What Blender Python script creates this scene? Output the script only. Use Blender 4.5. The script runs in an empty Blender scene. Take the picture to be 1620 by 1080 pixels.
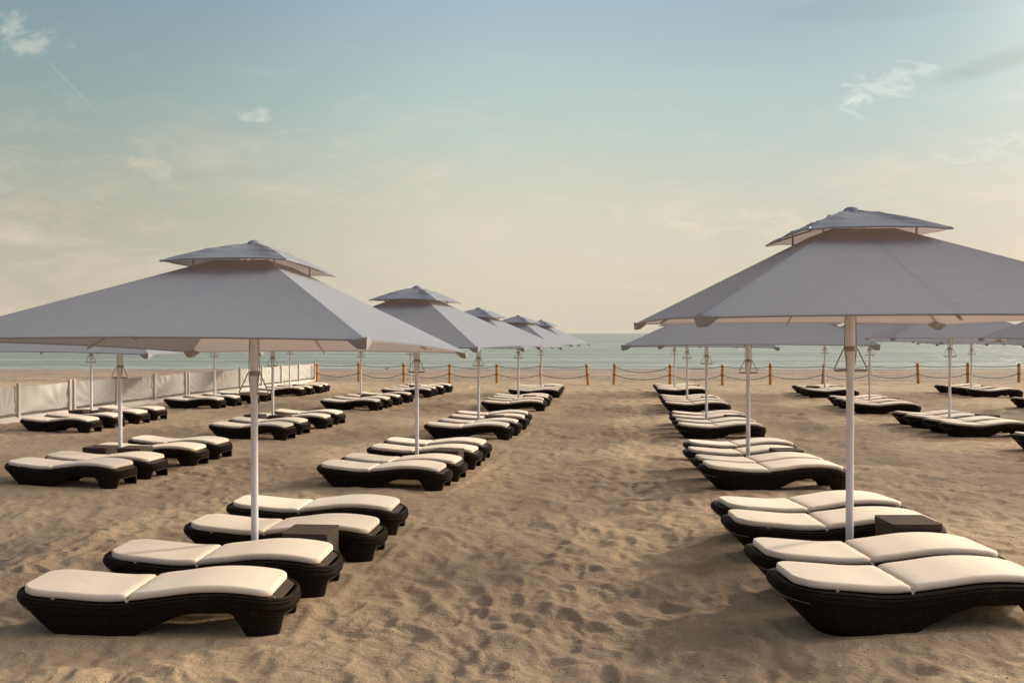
import bpy, math, random
import numpy as np
from mathutils import Vector, Matrix

scene = bpy.context.scene
col = scene.collection
R = math.radians

# ------------------------------------------------------------------ camera
CAM_H = 2.2
cam_d = bpy.data.cameras.new('camera')
cam_d.lens = 28.0
cam_d.sensor_width = 36.0
cam_d.clip_end = 60000
cam_o = bpy.data.objects.new('camera', cam_d)
col.objects.link(cam_o)
cam_o.location = (0, 0, CAM_H)
cam_o.rotation_euler = (R(90) - math.atan(13 / 1260), 0, 0)
scene.camera = cam_o

# ------------------------------------------------------------------ exposure
scene.view_settings.view_transform = 'Standard'
scene.view_settings.look = 'None'
scene.view_settings.exposure = 0.0
scene.view_settings.gamma = 1.0
scene.view_settings.use_curve_mapping = False

# ------------------------------------------------------------------ sun
SUN_EL = 19.0
SUN_AZ = 52.0       # from straight ahead towards the right
sun_dir = Vector((math.sin(R(SUN_AZ)) * math.cos(R(SUN_EL)), math.cos(R(SUN_AZ)) * math.cos(R(SUN_EL)), math.sin(R(SUN_EL))))
sd = bpy.data.lights.new('sun', 'SUN')
sd.energy = 2.4
sd.angle = R(3.0)
sd.color = (1.0, 0.83, 0.66)
so = bpy.data.objects.new('sun', sd)
col.objects.link(so)
so.rotation_euler = sun_dir.to_track_quat('Z', 'Y').to_euler()
so.location = (20, 10, 20)


def srgb(r, g, b):
    f = lambda c: c / 12.92 if c <= 0.04045 else ((c + 0.055) / 1.055) ** 2.4
    return (f(r / 255), f(g / 255), f(b / 255), 1)


# ------------------------------------------------------------------ node helper
class NT:
    def __init__(s, tree):
        s.t = tree
        s.n = tree.nodes
        s.l = tree.links

    def node(s, typ, **kw):
        n = s.n.new(typ)
        ins = kw.pop('ins', {})
        for k, v in kw.items():
            setattr(n, k, v)
        for k, v in ins.items():
            s.set(n, k, v)
        return n

    def set(s, n, k, v):
        sock = n.inputs[k]
        if isinstance(v, bpy.types.NodeSocket):
            s.l.new(v, sock)
        else:
            sock.default_value = v

    def math(s, op, a, b=None, c=None, clamp=False):
        n = s.n.new('ShaderNodeMath')
        n.operation = op
        n.use_clamp = clamp
        for i, v in enumerate((a, b, c)):
            if v is not None:
                s.set(n, i, v)
        return n.outputs[0]

    def mix(s, fac, a, b, blend='MIX'):
        n = s.n.new('ShaderNodeMix')
        n.data_type = 'RGBA'
        n.blend_type = blend
        s.set(n, 0, fac)
        s.set(n, 6, a)
        s.set(n, 7, b)
        return n.outputs[2]

    def ramp(s, fac, stops, interp='LINEAR'):
        n = s.n.new('ShaderNodeValToRGB')
        cr = n.color_ramp
        cr.interpolation = interp
        while len(cr.elements) < len(stops):
            cr.elements.new(0.5)
        for e, (p, c) in zip(cr.elements, stops):
            e.position = p
            e.color = c
        s.set(n, 0, fac)
        return n.outputs[0]

    def smooth(s, v, a, b):
        n = s.n.new('ShaderNodeMapRange')
        n.interpolation_type = 'SMOOTHSTEP'
        s.set(n, 0, v)
        n.inputs[1].default_value = a
        n.inputs[2].default_value = b
        return n.outputs[0]

    def noise(s, vec, scale, detail=3.0, rough=0.5, dist=0.0):
        n = s.n.new('ShaderNodeTexNoise')
        s.set(n, 'Vector', vec)
        n.inputs['Scale'].default_value = scale
        n.inputs['Detail'].default_value = detail
        n.inputs['Roughness'].default_value = rough
        n.inputs['Distortion'].default_value = dist
        return n.outputs[0]

    def mapping(s, vec, loc=(0, 0, 0), rot=(0, 0, 0), scale=(1, 1, 1)):
        n = s.n.new('ShaderNodeMapping')
        s.set(n, 0, vec)
        n.inputs[1].default_value = loc
        n.inputs[2].default_value = rot
        n.inputs[3].default_value = scale
        return n.outputs[0]


# ------------------------------------------------------------------ sky
world = bpy.data.worlds.new('World')
scene.world = world
world.use_nodes = True
W = NT(world.node_tree)
W.n.clear()
tc = W.node('ShaderNodeTexCoord')
D = tc.outputs['Generated']
sep = W.node('ShaderNodeSeparateXYZ', ins={0: D})
dx, dy, dz = sep.outputs
el = W.math('MAXIMUM', dz, 0.0)
left = W.ramp(el, [(0.0, srgb(194, 184, 167)), (0.06, srgb(193, 185, 167)), (0.16, srgb(172, 176, 162)), (0.27, srgb(144, 164, 163)), (0.40, srgb(118, 148, 162)), (0.62, srgb(150, 166, 178)), (1.0, srgb(168, 178, 190))])
mid = W.ramp(el, [(0.0, srgb(214, 203, 183)), (0.06, srgb(216, 207, 185)), (0.14, srgb(213, 208, 188)), (0.25, srgb(190, 204, 196)), (0.38, srgb(163, 187, 196)), (0.62, srgb(164, 178, 188)), (1.0, srgb(168, 178, 190))])
right = W.ramp(el, [(0.0, srgb(209, 196, 176)), (0.06, srgb(208, 199, 180)), (0.14, srgb(198, 198, 188)), (0.24, srgb(178, 196, 195)), (0.36, srgb(148, 175, 186)), (0.62, srgb(190, 198, 200)), (1.0, srgb(168, 178, 190))])
back_ = W.ramp(el, [(0.0, srgb(120, 124, 138)), (0.2, srgb(104, 117, 142)), (0.6, srgb(112, 128, 156)), (1.0, srgb(168, 178, 190))])
hl = W.math('MAXIMUM', W.math('SQRT', W.math('ADD', W.math('MULTIPLY', dx, dx), W.math('MULTIPLY', dy, dy))), 0.001)
sx = W.math('DIVIDE', dx, hl)
sy = W.math('DIVIDE', dy, hl)
c1 = W.mix(W.smooth(sx, -0.56, 0.02), left, mid)
c2 = W.mix(W.smooth(sx, 0.0, 0.56), c1, right)
c3 = W.mix(W.smooth(sy, 0.35, -0.5), c2, back_)
# flat sky-plane coordinates ahead, for clouds
ys = W.math('MAXIMUM', dy, 0.05)
u = W.math('DIVIDE', dx, ys)
v = W.math('DIVIDE', dz, ys)
uv = W.node('ShaderNodeCombineXYZ', ins={0: u, 1: v, 2: 0.0}).outputs[0]
ahead = W.smooth(dy, 0.1, 0.4)


def band(cu, cv, ru, rv, ang):
    # elliptical soft mask round one direction of the sky
    a = W.math('SUBTRACT', u, cu)
    b = W.math('SUBTRACT', v, cv)
    ca, sa = math.cos(ang), math.sin(ang)
    p = W.math('DIVIDE', W.math('ADD', W.math('MULTIPLY', a, ca), W.math('MULTIPLY', b, sa)), ru)
    q = W.math('DIVIDE', W.math('SUBTRACT', W.math('MULTIPLY', b, ca), W.math('MULTIPLY', a, sa)), rv)
    r2 = W.math('ADD', W.math('MULTIPLY', p, p), W.math('MULTIPLY', q, q))
    return W.math('MULTIPLY', W.smooth(r2, 1.0, 0.0), ahead)


# streaky veil of high cloud
wn = W.noise(W.mapping(uv, scale=(1.6, 7.0, 1), rot=(0, 0, R(6))), 2.2, 6, 0.6, 0.6)
wn2 = W.noise(W.mapping(uv, scale=(3.5, 11.0, 1), rot=(0, 0, R(-4))), 3.1, 6, 0.62, 0.4)
veil = W.math('MULTIPLY', W.smooth(wn, 0.47, 0.75), W.smooth(v, 0.40, 0.10))
veil = W.math('MULTIPLY', W.math('MULTIPLY', veil, 0.42), ahead)
c4 = W.mix(veil, c3, srgb(236, 214, 190))
veil2 = W.math('MULTIPLY', W.math('MULTIPLY', W.smooth(wn2, 0.5, 0.74), 0.20), W.math('MULTIPLY', W.smooth(v, 0.42, 0.2), ahead))
c4 = W.mix(veil2, c4, srgb(226, 218, 204))
mott = W.noise(W.mapping(uv, scale=(1.0, 2.0, 1)), 3.0, 4, 0.55)
c4 = W.mix(W.math('MULTIPLY', W.smooth(mott, 0.45, 0.7), 0.07), c4, srgb(150, 165, 165))
# individual little clouds
fine = W.noise(W.mapping(uv, scale=(1, 1.5, 1)), 26, 6, 0.62, 0.3)
fine2 = W.noise(W.mapping(uv, scale=(1, 2.2, 1), rot=(0, 0, R(-22))), 15, 7, 0.66, 1.2)


def cloud(cu, cv, ru, rv, ang, tex, lo, hi, colr, amt):
    global c4
    m = W.math('POWER', band(cu, cv, ru * 1.25, rv * 1.35, ang), 1.3)
    tt_ = W.math('MULTIPLY_ADD', W.math('SUBTRACT', tex, 0.5), 2.1, 0.42)
    f = W.math('MULTIPLY', W.smooth(W.math('ADD', tt_, W.math('MULTIPLY', m, 0.30)), lo, hi), W.smooth(m, 0.0, 0.5))
    c4 = W.mix(W.math('MULTIPLY', f, amt), c4, colr)


px = lambda x, y: ((x - 810) / 1260, (527 - y) / 1260)
for (x, y, rx, ry, an, tex, lo, hi, cc, am) in [
    (40, 58, 62, 34, -0.35, fine, 0.48, 0.98, srgb(196, 200, 190), 0.72),
    (104, 71, 22, 12, -0.3, fine, 0.50, 1.02, srgb(190, 196, 188), 0.51),
    (402, 181, 34, 15, -0.1, fine, 0.48, 1.00, srgb(212, 214, 204), 0.68),
    (236, 268, 50, 18, -0.15, fine, 0.50, 1.02, srgb(212, 204, 182), 0.51),
    (120, 257, 52, 9, 0.02, fine, 0.48, 1.02, srgb(204, 198, 178), 0.38),
    (395, 232, 30, 20, 0.3, fine, 0.54, 1.06, srgb(205, 205, 186), 0.34),
    (455, 222, 46, 16, -0.4, fine, 0.52, 1.06, srgb(200, 204, 190), 0.30),
    (1385, 142, 105, 34, 0.40, fine2, 0.48, 1.04, srgb(228, 230, 224), 0.64),
    (1560, 235, 140, 22, 0.2, fine2, 0.52, 1.12, srgb(232, 228, 214), 0.34),
    (1120, 350, 190, 34, -0.05, fine2, 0.50, 1.12, srgb(240, 222, 190), 0.42),
    (130, 345, 190, 36, -0.03, fine2, 0.50, 1.12, srgb(208, 190, 164), 0.42),
    (260, 305, 190, 24, -0.06, fine2, 0.50, 1.12, srgb(204, 192, 168), 0.38),
    (690, 300, 150, 26, 0.05, fine2, 0.54, 1.17, srgb(224, 212, 186), 0.30),
]:
    cu, cv = px(x, y)
    cloud(cu, cv, rx / 1260, ry / 1260, an, tex, lo, hi, cc, am)
# old contrail on the left, grey streaks high on the right
for (x, y, rx, ry, an, cc, am) in [
    (118, 140, 100, 3.0, -0.80, srgb(176, 190, 186), 0.30),
    (1590, 96, 150, 20, 0.30, srgb(140, 160, 160), 0.55),
    (1420, 12, 260, 26, 0.08, srgb(146, 166, 172), 0.45),
]:
    cu, cv = px(x, y)
    m = band(cu, cv, rx / 1260, ry / 1260, an)
    f = W.math('MULTIPLY', m, W.math('MULTIPLY', W.math('ADD', fine2, 0.35), am))
    c4 = W.mix(f, c4, cc)
# broad glow added to the unseen right-hand sky to light sand and canopies
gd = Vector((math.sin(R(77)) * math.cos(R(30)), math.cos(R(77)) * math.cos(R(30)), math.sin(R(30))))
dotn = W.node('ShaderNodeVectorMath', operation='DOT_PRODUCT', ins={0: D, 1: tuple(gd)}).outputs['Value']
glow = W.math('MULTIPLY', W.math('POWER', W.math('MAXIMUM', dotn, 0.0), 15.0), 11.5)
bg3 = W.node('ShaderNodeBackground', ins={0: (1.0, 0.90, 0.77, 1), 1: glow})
sky = W.node('ShaderNodeTexSky', sky_type='NISHITA', sun_disc=False, sun_elevation=R(SUN_EL), sun_rotation=R(SUN_AZ), air_density=1.4, dust_density=4.0, ozone_density=1.0)
bg1 = W.node('ShaderNodeBackground', ins={0: sky.outputs[0], 1: 0.006})
bg2 = W.node('ShaderNodeBackground', ins={0: c4, 1: 1.0})
addn = W.node('ShaderNodeAddShader')
W.l.new(bg1.outputs[0], addn.inputs[0])
W.l.new(bg2.outputs[0], addn.inputs[1])
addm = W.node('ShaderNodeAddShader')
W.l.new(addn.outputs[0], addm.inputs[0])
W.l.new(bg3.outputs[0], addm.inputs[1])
wo = W.node('ShaderNodeOutputWorld')
W.l.new(addm.outputs[0], wo.inputs[0])


# ------------------------------------------------------------------ materials
def material(name):
    m = bpy.data.materials.new(name)
    m.use_nodes = True
    t = NT(m.node_tree)
    t.n.clear()
    out = t.node('ShaderNodeOutputMaterial')
    return m, t, out


def principled(t, out, color, rough=0.6, normal=None, metal=0.0, spec=0.5):
    p = t.node('ShaderNodeBsdfPrincipled')
    t.set(p, 'Base Color', color)
    t.set(p, 'Roughness', rough)
    t.set(p, 'Metallic', metal)
    t.set(p, 'Specular IOR Level', spec)
    if normal is not None:
        t.set(p, 'Normal', normal)
    t.l.new(p.outputs[0], out.inputs[0])
    return p


def bump(t, h, strength, dist, normal=None):
    b = t.node('ShaderNodeBump', ins={'Strength': strength, 'Distance': dist, 'Height': h})
    if normal is not None:
        t.set(b, 'Normal', normal)
    return b.outputs[0]


def obj_coord(t):
    return t.node('ShaderNodeTexCoord').outputs['Object']


# sand
M_SAND, t, out = material('sand')
oc = obj_coord(t)
sp = t.node('ShaderNodeSeparateXYZ', ins={0: oc})
yy = sp.outputs[1]
n_big = t.noise(oc, 0.55, 4, 0.55, 0.4)
n_mid = t.noise(oc, 3.0, 5, 0.6)
n_fine = t.noise(oc, 160, 3, 0.7)
n_grain = t.noise(oc, 420, 2, 0.6)
base = t.mix(t.smooth(n_big, 0.36, 0.66), (0.412, 0.289, 0.178, 1), (0.476, 0.340, 0.211, 1))
base = t.mix(t.math('MULTIPLY', t.smooth(n_mid, 0.42, 0.68), 0.55), base, (0.48, 0.33, 0.188, 1))
base = t.mix(t.math('MULTIPLY', t.smooth(n_fine, 0.40, 0.66), 0.35), base, (0.24, 0.165, 0.105, 1))
base = t.mix(t.math('MULTIPLY', t.smooth(n_grain, 0.45, 0.72), 0.28), base, (0.52, 0.41, 0.28, 1))
# coarse grit in drifts
gm = t.smooth(t.noise(oc, 1.7, 3, 0.6, 0.5), 0.38, 0.60)
vor = t.node('ShaderNodeTexVoronoi', ins={'Vector': oc, 'Scale': 85.0})
vcol = t.node('ShaderNodeSeparateColor', ins={0: vor.outputs['Color']})
dark_spk = t.math('MULTIPLY', t.math('LESS_THAN', vor.outputs['Distance'], 0.36), t.math('LESS_THAN', vcol.outputs[0], 0.34))
base = t.mix(t.math('MULTIPLY', t.math('MULTIPLY', dark_spk, gm), 0.8), base, (0.12, 0.08, 0.055, 1))
lite_spk = t.math('MULTIPLY', t.math('LESS_THAN', vor.outputs['Distance'], 0.26), t.math('GREATER_THAN', vcol.outputs[0], 0.955))
base = t.mix(t.math('MULTIPLY', lite_spk, 0.8), base, (0.80, 0.74, 0.64, 1))
# belt of grey shingle near the water, streaked along the shore
streak = t.noise(t.mapping(oc, scale=(0.10, 1.0, 1)), 1.6, 5, 0.65, 0.3)
peb = t.node('ShaderNodeTexVoronoi', ins={'Vector': oc, 'Scale': 9.0})
pc = t.mix(peb.outputs['Color'], (0.15, 0.12, 0.092, 1), (0.33, 0.265, 0.205, 1))
belt = t.math('MULTIPLY', t.smooth(yy, 40.5, 45.0), t.smooth(streak, 0.40, 0.55))
base = t.mix(t.math('MULTIPLY', belt, 0.85), base, pc)
wet = t.smooth(t.math('ADD', yy, t.math('MULTIPLY', t.noise(oc, 0.15, 2), 1.5)), 61.0, 62.2)
base = t.mix(t.math('MULTIPLY', wet, 0.75), base, (0.13, 0.095, 0.065, 1))
hb = t.math('ADD', t.math('MULTIPLY', n_fine, 0.6), t.math('MULTIPLY', n_grain, 0.4))
rip = t.noise(t.mapping(oc, scale=(1, 1.6, 1), rot=(0, 0, R(30))), 9, 4, 0.6, 0.5)
nb = bump(t, rip, 0.7, 0.035)
n35 = t.noise(oc, 38, 4, 0.65)
nb = bump(t, n35, 0.6, 0.014, nb)
nb = bump(t, hb, 0.55, 0.008, nb)
principled(t, out, base, 0.93, nb, spec=0.15)

# sea
M_SEA, t, out = material('sea_water')
geo = t.node('ShaderNodeNewGeometry')
pos = geo.outputs['Position']
w1 = t.noise(t.mapping(pos, scale=(0.35, 1.0, 1)), 0.9, 4, 0.6, 0.6)
w2 = t.noise(t.mapping(pos, scale=(0.25, 1.0, 1), rot=(0, 0, R(8))), 0.22, 4, 0.55, 0.4)
w3 = t.noise(t.mapping(pos, scale=(0.10, 1.0, 1)), 0.11, 5, 0.65)
h = t.math('ADD', t.math('MULTIPLY', w1, 0.35), t.math('MULTIPLY', w2, 1.0))
nb = bump(t, h, 1.0, 2.2)
cw = t.mix(t.smooth(w3, 0.4, 0.62), (0.13, 0.175, 0.155, 1), (0.29, 0.325, 0.275, 1))
principled(t, out, cw, t.math('ADD', 0.14, t.math('MULTIPLY', w3, 0.16)), nb, spec=0.5)

# umbrella fabric
def fabric(name, colr, trans, transcol):
    m, t, out = material(name)
    oc = obj_coord(t)
    n = t.noise(oc, 5, 4, 0.6)
    c = t.mix(t.math('MULTIPLY', n, 0.35), colr, tuple(x * 0.86 for x in colr[:3]) + (1,))
    weave = t.noise(t.mapping(oc, scale=(1, 1, 1)), 260, 2, 0.5)
    soft = t.noise(t.mapping(oc, scale=(1, 1, 2.5)), 3.5, 3, 0.6, 0.8)
    nb = bump(t, soft, 0.12, 0.04)
    nb = bump(t, weave, 0.25, 0.002, nb)
    d = t.node('ShaderNodeBsdfDiffuse', ins={0: c, 'Normal': nb})
    tr = t.node('ShaderNodeBsdfTranslucent', ins={0: transcol, 'Normal': nb})
    mx = t.node('ShaderNodeMixShader', ins={0: trans, 1: d.outputs[0], 2: tr.outputs[0]})
    t.l.new(mx.outputs[0], out.inputs[0])
    return m


M_CANOPY = fabric('parasol_fabric', (0.305, 0.336, 0.372, 1), 0.25, (0.70, 0.53, 0.46, 1))
M_POCKET = fabric('pocket_fabric', (0.38, 0.36, 0.34, 1), 0.1, (0.3, 0.25, 0.2, 1))
M_CANVAS = fabric('windbreak_canvas', (0.53, 0.495, 0.44, 1), 0.15, (0.5, 0.45, 0.38, 1))

# painted metal
def paint(name, colr, rough=0.4, metal=0.0, dirt=0.25):
    m, t, out = material(name)
    oc = obj_coord(t)
    n = t.noise(oc, 14, 5, 0.65)
    c = t.mix(t.math('MULTIPLY', t.smooth(n, 0.5, 0.75), dirt), colr, (0.34, 0.26, 0.18, 1))
    nb = bump(t, n, 0.1, 0.003)
    principled(t, out, c, rough, nb, metal)
    return m


M_POLE = paint('white_painted_metal', (0.80, 0.79, 0.79, 1), 0.38, 0.0, 0.12)
M_METAL = paint('grey_metal', (0.34, 0.31, 0.28, 1), 0.45, 0.5)
M_RIB = paint('rib_metal', (0.50, 0.47, 0.43, 1), 0.5, 0.2)
M_BOARD = paint('white_board', (0.56, 0.50, 0.42, 1), 0.8, 0.0, 0.5)
M_TRIM = paint('plastic_trim', (0.13, 0.11, 0.09, 1), 0.4)
M_TUBE = paint('dark_tube', (0.035, 0.032, 0.03, 1), 0.5)
M_CORD = paint('cord', (0.55, 0.50, 0.42, 1), 0.8)

# wicker
def wicker(name, sx, sy, c0, c1):
    m, t, out = material(name)
    uvn = t.node('ShaderNodeUVMap').outputs[0]
    br = t.node('ShaderNodeTexBrick', ins={'Vector': t.mapping(uvn, scale=(sx, sy, 1)), 'Scale': 1.0, 'Mortar Size': 0.10, 'Mortar Smooth': 0.6, 'Brick Width': 1.0, 'Row Height': 0.5,
                                             'Color1': (1, 1, 1, 1), 'Color2': (0.7, 0.7, 0.7, 1), 'Mortar': (0, 0, 0, 1)})
    hgt = br.outputs[0]
    hv = t.node('ShaderNodeRGBToBW', ins={0: hgt}).outputs[0]
    dust = t.noise(obj_coord(t), 9, 4, 0.6)
    c = t.mix(hv, c0, c1)
    c = t.mix(t.math('MULTIPLY', t.smooth(dust, 0.5, 0.8), 0.35), c, (0.06, 0.045, 0.03, 1))
    nb = bump(t, hv, 0.9, 0.008)
    principled(t, out, c, 0.55, nb, spec=0.04)
    return m


M_WICK = wicker('dark_wicker', 36, 34, (0.001, 0.0008, 0.0006, 1), (0.034, 0.024, 0.016, 1))
M_WICK_T = wicker('table_wicker', 40, 40, (0.010, 0.008, 0.006, 1), (0.20, 0.15, 0.115, 1))

# cushion
M_CUSH, t, out = material('cream_cushion')
oc = obj_coord(t)
oi = t.node('ShaderNodeObjectInfo')
n = t.noise(oc, 4, 4, 0.6)
c = t.mix(n, (0.87, 0.73, 0.55, 1), (0.92, 0.785, 0.605, 1))
c = t.mix(t.math('MULTIPLY', oi.outputs['Random'], 0.35), c, (0.82, 0.71, 0.57, 1))
stn = t.noise(oc, 2.3, 5, 0.7)
c = t.mix(t.math('MULTIPLY', t.smooth(stn, 0.62, 0.8), 0.25), c, (0.60, 0.50, 0.38, 1))
wv = t.noise(oc, 330, 2, 0.6)
wr = t.noise(t.mapping(oc, scale=(1.0, 2.2, 1)), 7, 4, 0.6, 1.0)
nb = bump(t, wr, 0.35, 0.012)
nb = bump(t, wv, 0.3, 0.0015, nb)
pr = principled(t, out, c, 0.85, nb, spec=0.2)
pr.inputs['Sheen Weight'].default_value = 0.15

M_PIPE = paint('cushion_piping', (0.80, 0.62, 0.36, 1), 0.8, 0, 0.05)

# post wood
M_WOOD, t, out = material('orange_wood')
oc = obj_coord(t)
g = t.noise(t.mapping(oc, scale=(6, 6, 0.7)), 8, 5, 0.65, 0.5)
c = t.mix(g, (0.36, 0.14, 0.035, 1), (0.76, 0.36, 0.09, 1))
principled(t, out, c, 0.55, bump(t, g, 0.5, 0.006), spec=0.3)
M_ROPE, t, out = material('brown_rope')
g = t.noise(obj_coord(t), 60, 3, 0.6)
c = t.mix(g, (0.09, 0.055, 0.03, 1), (0.20, 0.13, 0.075, 1))
principled(t, out, c, 0.9, bump(t, g, 0.6, 0.006))
M_SHELL = paint('shell', (0.78, 0.72, 0.64, 1), 0.6, 0, 0.3)
M_GRIT = paint('dark_grit', (0.09, 0.065, 0.045, 1), 0.9, 0, 0.3)
M_BIRD = paint('bird_feathers', (0.10, 0.09, 0.08, 1), 0.8, 0, 0.3)


# ------------------------------------------------------------------ mesh helper
class MB:
    def __init__(s):
        s.v = []
        s.f = []
        s.uv = []
        s.has_uv = False

    def add(s, verts, faces, uvs=None):
        o = len(s.v)
        s.v += [tuple(map(float, p)) for p in verts]
        s.f += [tuple(i + o for i in f) for f in faces]
        if uvs is not None:
            s.has_uv = True
            s.uv += [tuple(q) for q in uvs]
        else:
            s.uv += [(p[0], p[1]) for p in verts]

    def grid(s, P, closed_u=False, uvs=None):
        # P: rows x cols of points
        nr, nc = len(P), len(P[0])
        vs = [p for r in P for p in r]
        fs = []
        for i in range(nr - 1):
            for j in range(nc - (0 if closed_u else 1)):
                k = (j + 1) % nc
                fs.append((i * nc + j, i * nc + k, (i + 1) * nc + k, (i + 1) * nc + j))
        s.add(vs, fs, [q for r in uvs for q in r] if uvs is not None else None)

    def tube(s, path, rad, n=8, caps=True, rads=None):
        path = [Vector(p) for p in path]
        rows = []
        up = None
        for i, p in enumerate(path):
            a = path[max(0, i - 1)]
            b = path[min(len(path) - 1, i + 1)]
            d = (b - a).normalized()
            if up is None:
                up = Vector((0, 0, 1)) if abs(d.z) < 0.9 else Vector((1, 0, 0))
            x = d.cross(up).normalized()
            y = x.cross(d).normalized()
            up = y
            r = rads[i] if rads else rad
            rows.append([p + x * (r * math.cos(2 * math.pi * k / n)) + y * (r * math.sin(2 * math.pi * k / n)) for k in range(n)])
        o = len(s.v)
        s.grid(rows, closed_u=True)
        if caps:
            s.f.append(tuple(o + k for k in reversed(range(n))))
            s.f.append(tuple(o + (len(rows) - 1) * n + k for k in range(n)))

    def lathe(s, prof, c=(0, 0), n=16):
        rows = [[(c[0] + r * math.cos(2 * math.pi * k / n), c[1] + r * math.sin(2 * math.pi * k / n), z) for k in range(n)] for r, z in prof]
        o = len(s.v)
        s.grid(rows, closed_u=True)
        s.f.append(tuple(o + k for k in reversed(range(n))))
        s.f.append(tuple(o + (len(rows) - 1) * n + k for k in range(n)))

    def box(s, c, size, bev=0.0, rz=0.0):
        # chamfered box
        hx, hy, hz = (q / 2 for q in size)
        b = min(bev, hx * .9, hy * .9, hz * .9)
        cr, sr = math.cos(rz), math.sin(rz)

        def T(p):
            return (c[0] + p[0] * cr - p[1] * sr, c[1] + p[0] * sr + p[1] * cr, c[2] + p[2])
        if b <= 0:
            vs = [T((x * hx, y * hy, z * hz)) for z in (-1, 1) for (x, y) in ((-1, -1), (1, -1), (1, 1), (-1, 1))]
            s.add(vs, [(3, 2, 1, 0), (4, 5, 6, 7), (0, 1, 5, 4), (1, 2, 6, 5), (2, 3, 7, 6), (3, 0, 4, 7)])
            return
        rings = []
        for (ins, z) in ((b, -hz), (0, -hz + b), (0, hz - b), (b, hz)):
            ax, ay = hx - ins, hy - ins
            k = b if ins == 0 else b * .4
            rings.append([T(p) for p in ((-ax + k, -ay, z), (ax - k, -ay, z), (ax, -ay + k, z), (ax, ay - k, z), (ax - k, ay, z), (-ax + k, ay, z), (-ax, ay - k, z), (-ax, -ay + k, z))])
        o = len(s.v)
        s.grid(rings, closed_u=True)
        s.f.append(tuple(o + k for k in reversed(range(8))))
        s.f.append(tuple(o + 24 + k for k in range(8)))

    def build(s, name, mat, parent=None, smooth=True, loc=None):
        me = bpy.data.meshes.new(name)
        me.from_pydata(s.v, [], s.f)
        if s.has_uv:
            ul = me.uv_layers.new(name='UVMap')
            li = np.zeros(len(me.loops), dtype=np.int32)
            me.loops.foreach_get('vertex_index', li)
            ul.data.foreach_set('uv', np.array(s.uv, dtype=np.float32)[li].ravel())
        me.polygons.foreach_set('use_smooth', [smooth] * len(me.polygons))
        me.materials.append(mat)
        me.update()
        if smooth:
            try:
                me.set_sharp_from_angle(angle=R(42))
            except Exception:
                pass
        o = bpy.data.objects.new(name, me)
        col.objects.link(o)
        if parent is not None:
            o.parent = parent
        return o


def empty(name):
    o = bpy.data.objects.new(name, None)
    o.empty_display_size = 0.2
    col.objects.link(o)
    return o


def tag(o, label=None, cat=None, group=None, kind=None):
    if label: o['label'] = label
    if cat: o['category'] = cat
    if group: o['group'] = group
    if kind: o['kind'] = kind
    return o


def copy_tree(o, parent=None):
    c = o.copy()
    col.objects.link(c)
    if parent is not None:
        c.parent = parent
    for ch in list(o.children):
        copy_tree(ch, c)
    return c


def sm(a, b, x):
    t = min(1, max(0, (x - a) / (b - a)))
    return t * t * (3 - 2 * t)


# ------------------------------------------------------------------ terrain
KY = [-60, 0, 5.7, 12, 18, 25, 32.5, 40.5, 62, 66, 75, 120, 400]
KZ = [.08, .05, .03, -.05, -.16, -.22, -.29, -.37, -.60, -.72, -1.1, -3.0, -6.0]


def ground(x, y):
    return float(np.interp(y, KY, KZ)) + .15 * sm(1, 3, x) * (1 - sm(9, 15, y))


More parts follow.
